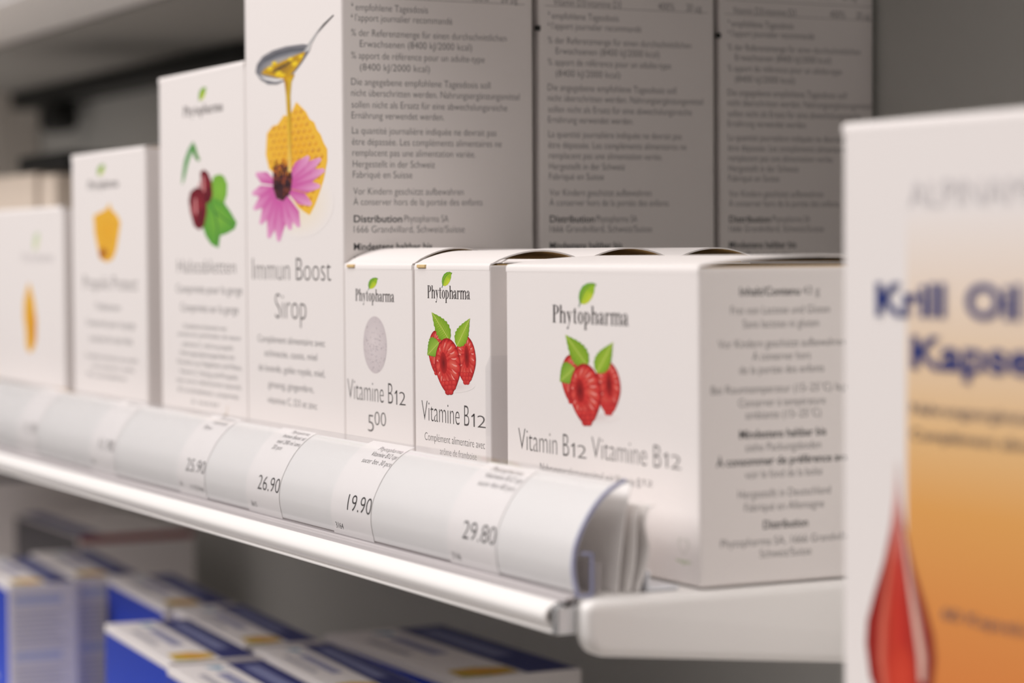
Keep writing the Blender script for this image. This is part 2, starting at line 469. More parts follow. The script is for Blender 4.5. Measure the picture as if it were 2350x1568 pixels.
def raspberries(bb):
    a = Art(); T0 = box_map(bb); rnd = random.Random(3)
    T = lambda L: [T0(p) for p in L]
    a.fan(T(ell(.62, .10, .36, .075, .1)), T0((.62, .10)), (240, 234, 232), (224, 212, 210))
    def berry(cx, cy, rx, ry, tilt, hole, base):
        ca, sa = math.cos(tilt), math.sin(tilt)
        def at(fx, fy):
            fx *= 1 + .26 * min(0, fy + .1)         # narrower towards the tip
            return (cx + fx * rx * ca - fy * ry * sa, cy + fx * rx * sa + fy * ry * ca)
        a.fan(T([at(math.cos(i * .19635), math.sin(i * .19635)) for i in range(32)]), T0((cx, cy)), (158, 30, 32), (192, 42, 40))
        kb = a.k
        hx, hy, hr, hs = hole
        n = 19
        for k in range(n):                          # long glossy folds running out from the hollow core
            t = 2 * math.pi * (k + .5) / n; q = rnd.random()
            sx_, sy_ = hx + math.cos(t) * hr, hy + math.sin(t) * hs
            ex, ey = math.cos(t) * .95, math.sin(t) * .95
            wv = .165 * (1 + .5 * abs(math.cos(t)))
            c1 = (182 + 18 * q, 38, 40); c2 = (208 + 14 * q, 58 + 16 * q, 52 + 14 * q); c3 = (222, 84 + 20 * q, 74 + 14 * q)
            L1, L2, Cn = [], [], []
            for j in range(7):
                u = j / 6; fx, fy = sx_ + (ex - sx_) * u, sy_ + (ey - sy_) * u
                ww = wv * (.25 + .75 * math.sin(math.pi * min(1, .12 + u * .82)))
                bend = .07 * math.sin(math.pi * u)
                fx, fy = fx - math.sin(t) * bend, fy + math.cos(t) * bend
                Cn.append(at(fx, fy)); L1.append(at(fx - math.sin(t) * ww, fy + math.cos(t) * ww)); L2.append(at(fx + math.sin(t) * ww, fy - math.cos(t) * ww))
            a.k = kb + k % 5
            a.strip(T(L1), T(Cn), [c1] * 7, [c2, c2, c3, c3, c3, c2, c1]); a.k = kb + k % 5
            a.strip(T(Cn), T(L2), [c2, c2, c3, c3, c3, c2, c1], [c1] * 7)
            if k % 2 == 0 or q > .6:                # printed gloss streak
                m = [at(*(sx_ + (ex - sx_) * u - math.sin(t) * .09, sy_ + (ey - sy_) * u + math.cos(t) * .09)) for u in (.38, .52, .68, .8)]
                m2 = [at(*(sx_ + (ex - sx_) * u - math.sin(t) * (.09 - w_), sy_ + (ey - sy_) * u + math.cos(t) * (.09 - w_))) for u, w_ in ((.38, .01), (.52, .055), (.68, .06), (.8, .01))]
                a.k = kb + 6; a.strip(T(m), T(m2), (236, 150, 142))
        a.k = kb + 7                                # rounded drupelets at the tip
        for i in range(3):
            fy = -.93 + .16 * i; half = math.sqrt(max(0, 1 - fy * fy)); m_ = 2 + i
            for j in range(m_):
                fx = half * (-.8 + 1.6 * (j + .5) / m_) + (.04 if i % 2 else -.04); q = rnd.random()
                p = at(fx, fy); a.k = kb + 7 + 2 * (i % 2) + j % 2
                a.fan(T(ell(p[0], p[1], rx * .21, ry * .105, tilt, 12)), T0((p[0] + .005, p[1] + .01)), (172 + 20 * q, 34, 38), (210 + 12 * q, 62 + 14 * q, 58 + 10 * q))
        a.k = kb + 12
        p = at(hx, hy)
        a.fan(T(ell(p[0], p[1], rx * hr * 1.15, ry * hs * 1.15, tilt, 20)), T0(p), (176, 36, 36), (112, 16, 20))
    def leaf(base, tip, bulge, c1, c2):
        n = 17; bx, by = base; tx, ty = tip; dx, dy = tx - bx, ty - by
        A, B, Cn = [], [], []
        for i in range(n):
            t = i / (n - 1); w = math.sin(math.pi * t ** .66) * bulge; saw = 1 + (.09 if i % 2 else -.05)
            m = (bx + dx * t, by + dy * t); px, py = -dy * w * saw * 1.0, dx * w * saw * .75
            Cn.append(m); A.append((m[0] + px, m[1] + py)); B.append((m[0] - px, m[1] - py))
        a.strip(T(A), T(Cn), [c1] * n, [c2] * n); a.strip(T(Cn), T(B), [c2] * n, [c1] * n)
        kl = a.k
        for i in range(1, n - 1):
            m = Cn[i]
            for side in (A, B):
                e = side[min(n - 1, i + 1)]
                a.k = kl; a.poly(T([m, (m[0] + .008, m[1] - .004), e]), (112, 150, 40))
        a.strip(T(Cn), T([(p[0] + .012, p[1]) for p in Cn]), (196, 208, 110))
    berry(.19, .50, .165, .275, .05, (-.1, .4, .12, .10), 0)
    berry(.80, .44, .205, .295, .06, (.12, .12, .22, .40), 0)
    leaf((.47, .66), (.10, 1.0), .30, (118, 160, 36), (158, 190, 56))
    leaf((.62, .60), (.885, .945), .30, (122, 164, 38), (164, 194, 60))
    leaf((.25, .63), (.0, .46), .55, (112, 156, 44), (158, 190, 70))
    berry(.435, .345, .265, .345, .10, (-.32, .12, .24, .34), 0)
    return a

def honeycomb(a, T, outline, seed=2):
    rnd = random.Random(seed)
    cx = sum(p[0] for p in outline) / len(outline); cy = sum(p[1] for p in outline) / len(outline)
    a.fan([T(p) for p in outline], T((cx, cy)), (240, 190, 64), (238, 178, 48))
    def inside(x, y):
        r = False; n = len(outline)
        for i in range(n):
            (x1, y1), (x2, y2) = outline[i], outline[(i + 1) % n]
            if (y1 > y) != (y2 > y) and x < (x2 - x1) * (y - y1) / (y2 - y1) + x1: r = not r
        return r
    x0, x1 = min(p[0] for p in outline), max(p[0] for p in outline)
    y0, y1 = min(p[1] for p in outline), max(p[1] for p in outline)
    dx, dy = (x1 - x0) / 11, (y1 - y0) / 17; k0 = a.k
    for j in range(17):
        for i in range(12):
            x = x0 + (i + (.5 if j % 2 else 0)) * dx; y = y0 + (j + .5) * dy
            if inside(x, y) and inside(x + dx * .5, y) and inside(x - dx * .5, y):
                q = rnd.random()
                a.k = k0; a.poly([T(p) for p in ell(x, y, dx * .36, dy * .34, 0, 6)], (232 - 22 * q, 160 - 20 * q, 40 + 10 * q))
                a.k = k0 + 1; a.poly([T(p) for p in ell(x - dx * .1, y + dy * .12, dx * .16, dy * .12, 0, 6)], (246, 206, 96))

def syrup_picture(bb):
    a = Art(); T = box_map(bb); rnd = random.Random(5)
    M = lambda L: [T(p) for p in L]
    fx = lambda x, y: ((x - 590) / 180.0, 1 - (y - 55) / 475.0)      # artwork grid
    a.fan(M(ell(*fx(690, 470), .42, .17)), T(fx(690, 470)), (240, 234, 232), (242, 228, 200))
    comb = [fx(*p) for p in [(614, 300), (628, 284), (640, 282), (655, 262), (668, 268), (684, 236), (696, 250), (706, 262), (714, 280), (724, 288), (730, 306), (738, 318), (744, 336), (752, 352), (752, 378), (744, 420), (734, 450), (724, 476), (712, 498), (700, 490), (686, 478), (664, 440), (636, 400), (618, 384), (611, 350)]]
    honeycomb(a, T, comb)
    # flower petals
    c = fx(648, 428)
    pet = [(586, 392), (576, 440), (580, 478), (596, 514), (616, 548), (640, 556), (668, 530), (688, 524), (716, 474), (736, 434), (746, 398), (738, 372), (712, 364)]
    for k, (x, y) in enumerate(pet):
        e = fx(x, y); dx, dy = e[0] - c[0], e[1] - c[1]; L = math.hypot(dx * .38, dy)
        nx, ny = -dy / L * .078, dx * .38 / L * .031
        s = .25
        b0 = (c[0] + dx * s, c[1] + dy * s)
        m1 = (c[0] + dx * .68, c[1] + dy * .68)
        pts = [(b0[0] + nx * .35, b0[1] + ny * .35), (m1[0] + nx, m1[1] + ny), (e[0] + nx * .25, e[1] + ny * .25), (e[0] - nx * .25, e[1] - ny * .25), (m1[0] - nx, m1[1] - ny), (b0[0] - nx * .35, b0[1] - ny * .35)]
        d = (206, 92, 166); l = (236, 178, 214)
        a.poly(M(pts), [d, d, l, l, d, d])
        for o_ in (-.45, .0, .45):
            a.poly(M([(b0[0] + nx * o_ * .3, b0[1] + ny * o_ * .3), (m1[0] + nx * o_ + .006, m1[1] + ny * o_), (e[0], e[1]), (m1[0] + nx * o_ - .006, m1[1] + ny * o_)]), (214, 124, 184))
    cone = [fx(*p) for p in [(628, 384), (640, 376), (656, 374), (670, 384), (674, 410), (670, 440), (652, 462), (636, 455), (628, 430)]]
    a.fan(M(cone), T(fx(650, 420)), (86, 44, 50), (52, 34, 40))
    kc = a.k
    for i in range(110):
        x = 628 + rnd.random() * 44; y = 372 + rnd.random() * 84
        if abs(x - 650) > 24 - (y - 400) * .14: continue
        a.k = kc + i % 6
        t = (y - 372) / 84; p = fx(x, y)
        col = (214, 128, 40) if t < .38 and rnd.random() < .8 else ((150, 74, 50) if rnd.random() < .4 else (44, 28, 36))
        a.poly(M([(p[0] - .010, p[1]), (p[0] + .010, p[1]), (p[0], p[1] + .028)]), col)
    # spoon
    sp = [fx(*p) for p in [(588, 150), (592, 132), (606, 116), (630, 107), (662, 104), (700, 107), (716, 112), (716, 124), (700, 146), (690, 158), (676, 172), (660, 182), (640, 188), (618, 184), (600, 170)]]
    a.fan(M(sp), T(fx(652, 140)), (116, 116, 124), (178, 174, 172))
    a.strip(M([fx(592, 140), fx(610, 122), fx(640, 113), (fx(675, 112)), fx(714, 118)]), M([fx(590, 150), fx(606, 136), fx(640, 128), fx(676, 124), fx(708, 126)]), (70, 72, 80), (130, 132, 140))
    a.strip(M([fx(594, 158), fx(612, 172), fx(638, 182), fx(664, 180)]), M([fx(598, 160), fx(616, 168), fx(640, 176), fx(662, 176)]), (236, 234, 234))
    a.fan(M([fx(*p) for p in [(602, 156), (612, 146), (640, 140), (672, 132), (708, 124), (698, 144), (684, 160), (668, 176), (652, 178), (630, 168)]]), T(fx(650, 154)), (206, 160, 30), (150, 112, 48))
    for x, y, r in ((624, 148, 7), (634, 138, 6), (644, 164, 8), (682, 148, 7), (672, 136, 6), (654, 170, 6), (696, 134, 5)):
        a.poly(M(ell(*fx(x, y), r / 180.0, r / 475.0 * .8)), (238, 204, 40))
    for x, y in ((650, 150), (664, 146), (640, 154)):
        a.poly(M(ell(*fx(x, y), .05, .006, .25)), (92, 74, 50))
    a.strip(M([fx(700, 126), fx(714, 108), fx(730, 88), fx(746, 72), fx(768, 56)]), M([fx(716, 126), fx(720, 110), fx(733, 90), fx(748, 76), fx(769, 58)]), [(150, 150, 152)] * 3 + [(96, 94, 96)] * 2, [(214, 212, 212)] * 3 + [(90, 88, 90)] * 2)
    # honey stream
    a.strip(M([fx(654, 172), fx(658, 188), fx(661, 220), fx(663, 270), fx(664, 330), fx(664, 396)]), M([fx(682, 172), fx(674, 188), fx(671, 220), fx(672, 270), fx(672, 330), fx(672, 396)]),
            [(196, 140, 30), (168, 112, 30), (206, 168, 50), (226, 186, 56), (232, 190, 70), (238, 204, 120)], [(206, 158, 30), (226, 190, 40), (214, 180, 60), (196, 150, 40), (216, 170, 60), (236, 200, 110)])
    return a

def mallow_picture(bb):
    a = Art(); T = box_map(bb); M = lambda L: [T(p) for p in L]
    fx = lambda x, y: ((x - 416) / 128.0, 1 - (y - 318) / 254.0)
    F = lambda L: [T(fx(*p)) for p in L]
    a.strip(F([(446, 322), (434, 340), (424, 366), (419, 400), (418, 420)]), F([(448, 330), (444, 346), (434, 372), (427, 400), (420, 420)]), (78, 146, 82), (120, 176, 110))
    a.strip(F([(446, 322), (452, 336), (456, 352), (462, 368)]), F([(444, 332), (444, 344), (448, 358), (456, 370)]), (96, 160, 66), (74, 140, 70))
    g = (122, 176, 62); g2 = (90, 158, 60)
    a.fan(F([(492, 408), (506, 404), (516, 410), (523, 428), (522, 452), (516, 470), (498, 476), (480, 452)]), T(fx(506, 440)), g, (134, 190, 66))
    a.fan(F([(480, 452), (500, 462), (516, 470), (530, 492), (543, 516), (538, 530), (520, 540), (506, 544), (502, 572), (486, 564), (474, 546), (465, 520), (468, 490)]), T(fx(504, 505)), g2, (128, 186, 66))
    a.strip(F([(478, 460), (492, 490), (498, 520), (498, 566)]), F([(480, 458), (496, 490), (502, 520), (500, 566)]), (70, 130, 60))
    a.strip(F([(488, 480), (510, 500), (538, 522)]), F([(488, 484), (508, 503), (536, 524)]), (70, 130, 60))
    for pts, c in (([(462, 396), (470, 390), (480, 398), (488, 420), (490, 450), (484, 466), (472, 470), (464, 444)], (474, 430)),
                   ([(438, 440), (452, 430), (466, 434), (476, 456), (476, 490), (470, 520), (458, 530), (446, 520), (438, 490), (434, 460)], (456, 480))):
        a.fan(F(pts), T(fx(*c)), (106, 22, 38), (150, 44, 56))
        x, y = c
        a.poly(F([(x - 8, y - 24), (x - 4, y - 24), (x - 2, y + 10), (x - 6, y + 14)]), (222, 150, 152))
        a.poly(F([(x - 16, y - 10), (x - 13, y - 12), (x - 12, y + 16), (x - 15, y + 14)]), (206, 112, 118))
        a.poly(F([(x + 4, y), (x + 10, y + 2), (x + 6, y + 34), (x, y + 34)]), (78, 14, 28))
    return a

def honey_picture(bb, kind):
    a = Art(); T = box_map(bb)
    if kind == 0:
        honeycomb(a, T, [(.05, .80), (.3, .85), (.52, .9), (.62, 1.0), (.7, .88), (.9, .78), (1.0, .66), (.93, .45), (.84, .2), (.72, .05), (.5, .0), (.26, .06), (.18, .25), (.08, .5)], 4)
        a.fan([T(p) for p in ell(.38, .15, .16, .10)], T((.38, .15)), (214, 146, 40), (150, 80, 44))
    else:
        honeycomb(a, T, [(.35, .92), (.5, 1.0), (.66, .9), (.86, .72), (1.0, .45), (.95, .2), (.72, .04), (.4, .0), (.22, .1), (.2, .3), (.08, .5), (.12, .72)], 6)
        a.fan([T(p) for p in ell(.8, .35, .13, .26)], T((.8, .35)), (226, 150, 40), (202, 118, 44))
    return a

def pill_picture(bb):
    a = Art(); T = box_map(bb); rnd = random.Random(9)
    a.fan([T(p) for p in ell(.5, .5, .5, .5, 0, 40)], T((.42, .56)), (208, 198, 200), (222, 212, 213))
    for i in range(90):
        t = rnd.random() * 6.28; r = math.sqrt(rnd.random()) * .47
        a.poly([T(p) for p in ell(.5 + r * math.cos(t), .5 + r * math.sin(t), .014, .007, 0, 6)], (188 - 20 * rnd.random(), 172, 178))
    return a

# ------------------------------------------------------------------ cartons
def arch(d, h, bump, start=0.0022, back=0.9):
    P = [(-0.00004, h - start), (-0.00002, h - start * .45), (0.0004, h - start * .12), (0.0011, h - 0.0001)]
    n = 14
    for i in range(1, n + 1):
        t = i / n
        P.append((0.0011 + (d - 0.0013) * t, h + bump * math.sin(math.pi * min(1, t * back)) ** .85))
    return P

def carton(name, loc, w, d, h, rz=0.0, bump=0.0025, bevel=0.0007, slit=False, lid=True):
    r = empty(name, loc, rz)
    bm = bm_box(0, w, 0, d, 0, h - (0.0007 if lid else 0), bevel, 3)
    if lid:
        for f in bm.faces:
            if f.normal.z > .9: f.material_index = 1
    from_bm('carton_body', bm, [M_CARD, M_KRAFT], r)
    if lid:
        # closing flap: folds over the front edge and bows up towards the back
        bm = bm_sheet(arch(d, h, bump), 0.0003, w - 0.0003, -0.00045)
        bm.normal_update()
        o = from_bm('lid', bm, [M_CARD, M_KRAFT], r); smooth_angle(o, 50)
        for f in o.data.polygons:
            if f.normal.z < -.5 and f.center.y > .002: f.material_index = 1
        bm = bm_box(0.001, w - 0.0012, 0.003, d - 0.003, h - 0.0007, h - 0.0004, 0.0)
        k = from_bm('dust_flap', bm, M_KRAFT, r); k['label'] = 'tan inner flap'
    if slit:
        k = from_bm('lid_slit', bm_box(0.003, 0.0088, -0.00055, 0.0006, h - 0.0016, h - 0.0006, 0.0002), M_KRAFT, r); k['label'] = 'small tan slot beside the lid'
    return r

def copy_tree(o, parent=None):
    c = o.copy(); COL.objects.link(c)
    if parent is not None: c.parent = parent
    for ch in list(o.children): copy_tree(ch, c)
    return c

MARK = (72, 66, 66)
# ---- the big raspberry carton
big = carton('vitamin_carton', (-0.1063, 0, 0.0004), 0.1051, 0.062, 0.0800, 0.0, 0.0022, 0.0010)
tag(big, 'wide white carton with raspberries, largest on the shelf edge, end panel facing right', 'box')
wordmark(LOGO_BIG, MARK).build('maker_lettering', big, front_frame())
leaf_mark(LEAF_BIG).build('leaf_emblem', big, front_frame())
raspberries(RASP_BIG).build('raspberry_picture', big, front_frame())
a = Art(); a.lines(BIG_FRONT); a.build('title_lettering', big, front_frame())
a = Art(); a.lines(BIG_SIDE); a.build('information_text', big, side_frame(0.1051))
a = Art(); x0, x1, y0, y1 = VEGAN; T = box_map(VEGAN)
gr = (176, 196, 150)
hl = [(.5, .35), (.2, .62), (.08, .82), (.2, 1.0), (.4, .98), (.5, .86)]
for sgn in (1, -1):
    A_ = [T((p[0] if sgn > 0 else 1 - p[0], p[1])) for p in hl]
    B_ = [T(((p[0] * .82 + .09) if sgn > 0 else 1 - (p[0] * .82 + .09), p[1] * .86 + .09)) for p in hl]
    a.strip(A_, B_, (206, 206, 198))
INK['v'] = (gr, 0.0)
a.text('vegan', x0 - .3, x1 + .3, y0 + .4, 1.2, 'v')
a.build('vegan_emblem', big, front_frame())

# ---- small raspberry carton and the ones behind it
v2 = carton('vitamin_carton', (-0.1686, 0, 0.0004), 0.0523, 0.0292, 0.0803, 0.0, 0.0036, 0.0006, True)
tag(v2, 'narrow white carton with raspberries standing left of the wide raspberry carton', 'box')
wordmark(LOGO_V2, MARK).build('maker_lettering', v2, front_frame())
leaf_mark(LEAF_V2).build('leaf_emblem', v2, front_frame())
raspberries(RASP_V2).build('raspberry_picture', v2, front_frame())
a = Art(); a.lines(V2_FRONT); a.build('title_lettering', v2, front_frame())
bm = bmesh.new()
vs = [bm.verts.new(p) for p in ((0.0495, -0.00030, 0.0), (0.0495, -0.00030, 0.050), (0.0526, -0.00030, 0.0535), (0.0526, 0.012, 0.0535), (0.0526, 0.012, 0.0), (0.0526, -0.00030, 0.0))]
bm.faces.new((vs[0], vs[5], vs[2], vs[1])); bm.faces.new((vs[5], vs[4], vs[3], vs[2]))
k = from_bm('clear_seal', bm, M_TAPE, v2); k['label'] = 'clear round-cornered sticker over the edge'
def carton_behind(src, y, x, nm, label, bump):
    c = carton(nm, (x, y, 0.0004), src[0], src[1], src[2], 0.0, bump, 0.0006)
    tag(c, label, 'box')
    return c
carton_behind((0.0523, 0.0288, 0.0806), 0.0302, -0.1688, 'plain_carton', 'white carton hidden directly behind the narrow raspberry carton, only its bowed lid showing', 0.0039)
carton_behind((0.0523, 0.0288, 0.0806), 0.0600, -0.1684, 'plain_carton', 'white carton third back in the narrow raspberry row, a sliver of lid showing', 0.0038)

# ---- the tablet carton
v1 = carton('vitamin_carton', (-0.2232, 0, 0.0004), 0.0531, 0.0284, 0.0803, 0.0, 0.0046, 0.0006, True)
tag(v1, 'narrow white carton with a pale round tablet, number 500 under its title', 'box')
wordmark(LOGO_V1, MARK).build('maker_lettering', v1, front_frame())
leaf_mark(LEAF_V1).build('leaf_emblem', v1, front_frame())
pill_picture(PILL).build('tablet_picture', v1, front_frame())
a = Art(); a.lines(V1_FRONT); a.build('title_lettering', v1, front_frame())
carton_behind((0.0531, 0.0284, 0.0803), 0.0296, -0.2230, 'plain_carton', 'white carton behind the pale tablet carton, only its lid edge showing', 0.0040)

# ---- tall syrup cartons, one behind the other
TALL_W, TALL_H = 0.0890, 0.1795
def tall(y, d, x):
    return carton('syrup_carton', (x, y, 0.0004), TALL_W, d, TALL_H - 0.0004, 0.0, 0.0006, 0.0010)
t1 = tall(0.0, 0.0704, -0.3129)
tag(t1, 'tall white carton with spoon, honeycomb and pink flower, front one of three', 'box', 'tall syrup cartons in a row')
a = Art(); a.lines(TALL_FRONT); a.build('title_lettering', t1, front_frame())
syrup_picture(SPOON).build('spoon_and_flower_picture', t1, front_frame())
wordmark((11, 66, 176.4, 178.5), MARK).build('maker_lettering', t1, front_frame())
def tall_print(root):
    a = Art(); a.lines(TALL_SIDE); a.lines(TALL_TABLE)
    for y0_, y1_, v in ((2.3, 67.3, 167.0), (2.3, 67.3, 172.0)):
        a.poly([(y0_, v), (y1_, v), (y1_, v + .18), (y0_, v + .18)], (150, 146, 144)); a.k = 0
    INK['q'] = ((92, 90, 90), -0.012)
    a.text('Vitamin C/vitamine C', 5.0, 27.0, 174.0, 2.3, 'r'); a.text('50%', 42.0, 46.5, 174.0, 2.3, 'r'); a.text('40 mg', 52.0, 58.5, 174.0, 2.3, 'r')
    return a.build('information_text', root, side_frame(TALL_W))
p1 = tall_print(t1)
t2 = tall(0.0727, 0.0699, -0.3129); t3 = tall(0.1447, 0.0661, -0.3129)
tag(t2, 'tall white carton with printed side, middle one of three, behind the syrup carton', 'box', 'tall syrup cartons in a row')
tag(t3, 'tall white carton in deep shade, hindmost of three, next to the back panel', 'box', 'tall syrup cartons in a row')
for t in (t2, t3):
    c = p1.copy(); COL.objects.link(c); c.parent = t
    k = from_bm('corner_mark', bm_box(TALL_W - .0002, TALL_W + .0001, -.0016, .0006, .1585, .1602), M_BLACK, t); k['label'] = 'small black mark on the edge'

# ---- lozenge carton with cherries and leaves
hal = carton('lozenge_carton', (-0.4090, 0, 0.0004), 0.0953, 0.060, 0.1530, 0.0, 0.0008, 0.0012)
tag(hal, 'white lozenge carton with dark red fruit and green leaves, left of the tall carton', 'box')
wordmark(LOGO_HAL, MARK).build('maker_lettering', hal, front_frame())
leaf_mark(LEAF_HAL).build('leaf_emblem', hal, front_frame())
mallow_picture(HALPIC).build('fruit_and_leaf_picture', hal, front_frame())
a = Art(); a.lines(HAL_FRONT); a.build('title_lettering', hal, front_frame())
a = Art(); a.fan(ell(72.5, 23.4, 1.9, .75), (72.5, 23.2), (206, 190, 172), (70, 58, 48)); a.poly([(73.6, 24.2), (74.4, 24.2), (75.0, 27.4), (74.5, 27.4)], (212, 190, 166))
a.build('nick', hal, front_frame())['label'] = 'small dark nick near the bottom edge'

# ---- honeycomb carton
pro = carton('propolis_carton', (-0.5281, 0, 0.0004), 0.1013, 0.062, 0.1272, 0.0, 0.0010, 0.0012)
tag(pro, 'white carton with a yellow honeycomb piece, second from the left', 'box')
wordmark(LOGO_PRO, MARK).build('maker_lettering', pro, front_frame())
leaf_mark(LEAF_PRO).build('leaf_emblem', pro, front_frame())
honey_picture(PROPIC, 0).build('honeycomb_picture', pro, front_frame())
a = Art(); a.lines(PRO_FRONT); a.build('title_lettering', pro, front_frame())
a = Art()
for i in range(9):
    a.poly([(26, 110 - i * 7), (30 + (i * 7) % 5, 110 - i * 7), (30 + (i * 7) % 5, 111.2 - i * 7), (26, 111.2 - i * 7)], (150, 140, 136)); a.k = 0
a.build('information_text', pro, side_frame(0.1013))

# ---- leftmost carton
lef = carton('propolis_carton', (-0.66, 0, 0.0004), 0.1170, 0.060, 0.1052, 0.0, 0.0010, 0.0016)
tag(lef, 'low white carton with a slim orange piece, leftmost on the shelf', 'box')
INK['f'] = ((206, 200, 200), -0.012)
leaf_mark(LEAF_LEF, 0.72).build('leaf_emblem', lef, front_frame())
wordmark(LOGO_LEF, (212, 206, 206)).build('maker_lettering', lef, front_frame())
honey_picture(LEFPIC, 1).build('honeycomb_picture', lef, front_frame())

# ---- krill carton in the next bay
KY = -0.010
kr = carton('capsule_carton', (0.0742, KY, -0.045), 0.118, 0.055, 0.1560, 0.0, 0.0010, 0.0014)
tag(kr, 'large white and orange carton with red drop and navy title, nearest on the right', 'box')
a = Art()
x0, x1, y0, y1 = PANEL
stops = [(0.0, (212, 112, 58)), (.22, (216, 124, 62)), (.4, (222, 146, 78)), (.55, (228, 166, 92)), (.66, (232, 190, 134)), (.78, (234, 208, 178)), (.9, (238, 222, 208)), (1.0, (240, 233, 230))]
yb = 1.0
A_ = [(x0, yb + (y1 - yb) * t) for t, c in stops]; B_ = [(x1, yb + (y1 - yb) * t) for t, c in stops]
a.strip(A_, B_, [c for t, c in stops])
a.build('orange_panel', kr, ((0, -0.00008, 0), (1, 0, 0), (0, 0, 1), (0, -1, 0)))['label'] = 'orange printed panel fading to white'
a = Art(); a.lines(KRILL[-1:]); a.build('quantity_lettering', kr, ((0, -0.00030, 0), (1, 0, 0), (0, 0, 1), (0, -1, 0)))
a = Art(); a.lines(KRILL[:-1])
a.build('title_lettering', kr, ((0, -0.00030, 0), (1, 0, 0), (0, 0, 1), (0, -1, 0)))
a = Art(); T = box_map(DROP); M = lambda L: [T(p) for p in L]
out_l = [(.44, 1.0), (.42, .86), (.37, .74), (.27, .60), (.12, .45), (.02, .34), (.0, .25), (.06, .12), (.2, .03), (.4, 0.0)]
out_r = [(.46, 1.0), (.50, .86), (.57, .74), (.69, .60), (.86, .45), (.97, .34), (1.0, .25), (.95, .12), (.82, .03), (.6, 0.0)]
mid = [(.45, 1.0), (.46, .86), (.46, .72), (.46, .58), (.47, .42), (.48, .30), (.5, .19), (.5, .08), (.5, .01), (.5, 0.0)]
def up(c0, c1, t): return tuple(c0[i] + (c1[i] - c0[i]) * t for i in range(3))
ladder = lambda c: [up(c, (240, 226, 220), max(0, (p[1] - .55) / .45)) for p in mid]
a.strip(M(out_l), M(mid), ladder((138, 30, 26)), ladder((206, 62, 44)))
a.strip(M(mid), M(out_r), ladder((200, 52, 40)), ladder((126, 36, 34)))
a.strip(M([(.38, .68), (.30, .50), (.22, .34), (.2, .2), (.26, .08)]), M([(.41, .66), (.36, .50), (.31, .34), (.30, .2), (.34, .08)]), (216, 120, 98), (206, 84, 64))
a.strip(M([(.53, .74), (.60, .56), (.69, .38), (.76, .25), (.78, .15)]), M([(.56, .72), (.67, .54), (.79, .38), (.87, .25), (.86, .15)]), (232, 206, 194), (214, 160, 140))
a.fan(M(ell(.52, .15, .2, .13)), T((.52, .15)), (198, 58, 40), (214, 72, 50))
a.build('red_drop_picture', kr, ((0, -0.00018, 0), (1, 0, 0), (0, 0, 1), (0, -1, 0)))

# ------------------------------------------------------------------ price rail with labels
RP = [(-32.6, 0.5), (-33.6, 5), (-33.8, 8.5), (-33.0, 13), (-30.6, 18), (-27.5, 22.3), (-23.5, 25.8), (-19.2, 27.8)]
def dense(P, n=10):
    out = []
    Q = [tuple(2 * P[0][i] - P[1][i] for i in (0, 1))] + P + [tuple(2 * P[-1][i] - P[-2][i] for i in (0, 1))]
    for k in range(1, len(Q) - 2):
        for j in range(n):
            t = j / n; r = []
            for i in (0, 1):
                p0, p1, p2, p3 = Q[k - 1][i], Q[k][i], Q[k + 1][i], Q[k + 2][i]
                r.append(.5 * (2 * p1 + (p2 - p0) * t + (2 * p0 - 5 * p1 + 4 * p2 - p3) * t * t + (3 * p1 - p0 - 3 * p2 + p3) * t ** 3))
            out.append(tuple(r))
    out.append(P[-1])
    return out
RPD = dense(RP)
RS = [0.0]
for i in range(1, len(RPD)): RS.append(RS[-1] + math.hypot(RPD[i][0] - RPD[i - 1][0], RPD[i][1] - RPD[i - 1][1]))
def rail_at(s, off=0.0):
    """(y,z) metres at arc length s (mm) along the rail section; off = mm outwards"""
    s = max(0.0, min(RS[-1], s))
    i = 1
    while i < len(RS) - 1 and RS[i] < s: i += 1
    t = (s - RS[i - 1]) / (RS[i] - RS[i - 1])
    a, b = RPD[i - 1], RPD[i]
    d = (b[0] - a[0], b[1] - a[1]); L = math.hypot(*d)
    return ((a[0] + d[0] * t - d[1] / L * off) / 1000, (a[1] + d[1] * t + d[0] / L * off) / 1000)
def rail_path(s0, s1, off, n=36): return [rail_at(s0 + (s1 - s0) * i / n, off) for i in range(n + 1)]

rail = empty('price_rail', (0, -0.033, 0))
def rail_part(name, bm, m, smooth=40):
    o = from_bm(name, bm, m, rail); o.location = (0, 0.033, 0)
    if smooth: smooth_angle(o, smooth)
    return o
XL, XR = -1.30, -0.0040
rail_part('backing_strip', bm_sheet(rail_path(0.8, 31.4, -0.10), XL, XR - .0004, -0.0006), M_BACKING)
rail_part('clear_cover', bm_sheet(rail_path(0.2, 33.5, 0.25), XL, XR, 0.0003), M_CLEAR)
k = rail_part('cover_edge', bm_sheet(rail_path(0.0, 33.5, -0.15), XR, XR + 0.0005, 0.0009), M_EDGE); k['label'] = 'bluish cut end of the clear cover'
# channel the rail sits in, two fine lines above the shelf lip
rail_part('base_channel', bm_sheet([(-0.0359, -0.0012), (-0.0357, -0.0001), (-0.0352, 0.0001), (-0.0349, -0.0012), (-0.0344, -0.0012), (-0.0341, 0.0001), (-0.0334, 0.0003)], XL, XR, 0.0004), M_LINER)
rail_part('base_flange', bm_sheet([(-0.0330, 0.0002), (-0.0270, 0.0002), (-0.0262, 0.0008), (-0.0260, 0.0080)], XL, XR - .001, 0.0006), M_LINER)
bm = bm_sheet([(-0.0326, 0.0002), (-0.0290, 0.0002), (-0.0287, 0.0006), (-0.0287, 0.0105), (-0.0290, 0.0110), (-0.0318, 0.0112)], XR, XR + 0.0006, 0.0007)
k = rail_part('end_clip', bm, M_EDGE); k['label'] = 'bluish upright clip at the rail end'
tag(rail, 'curved clear plastic price rail running along the shelf front', 'price rail')

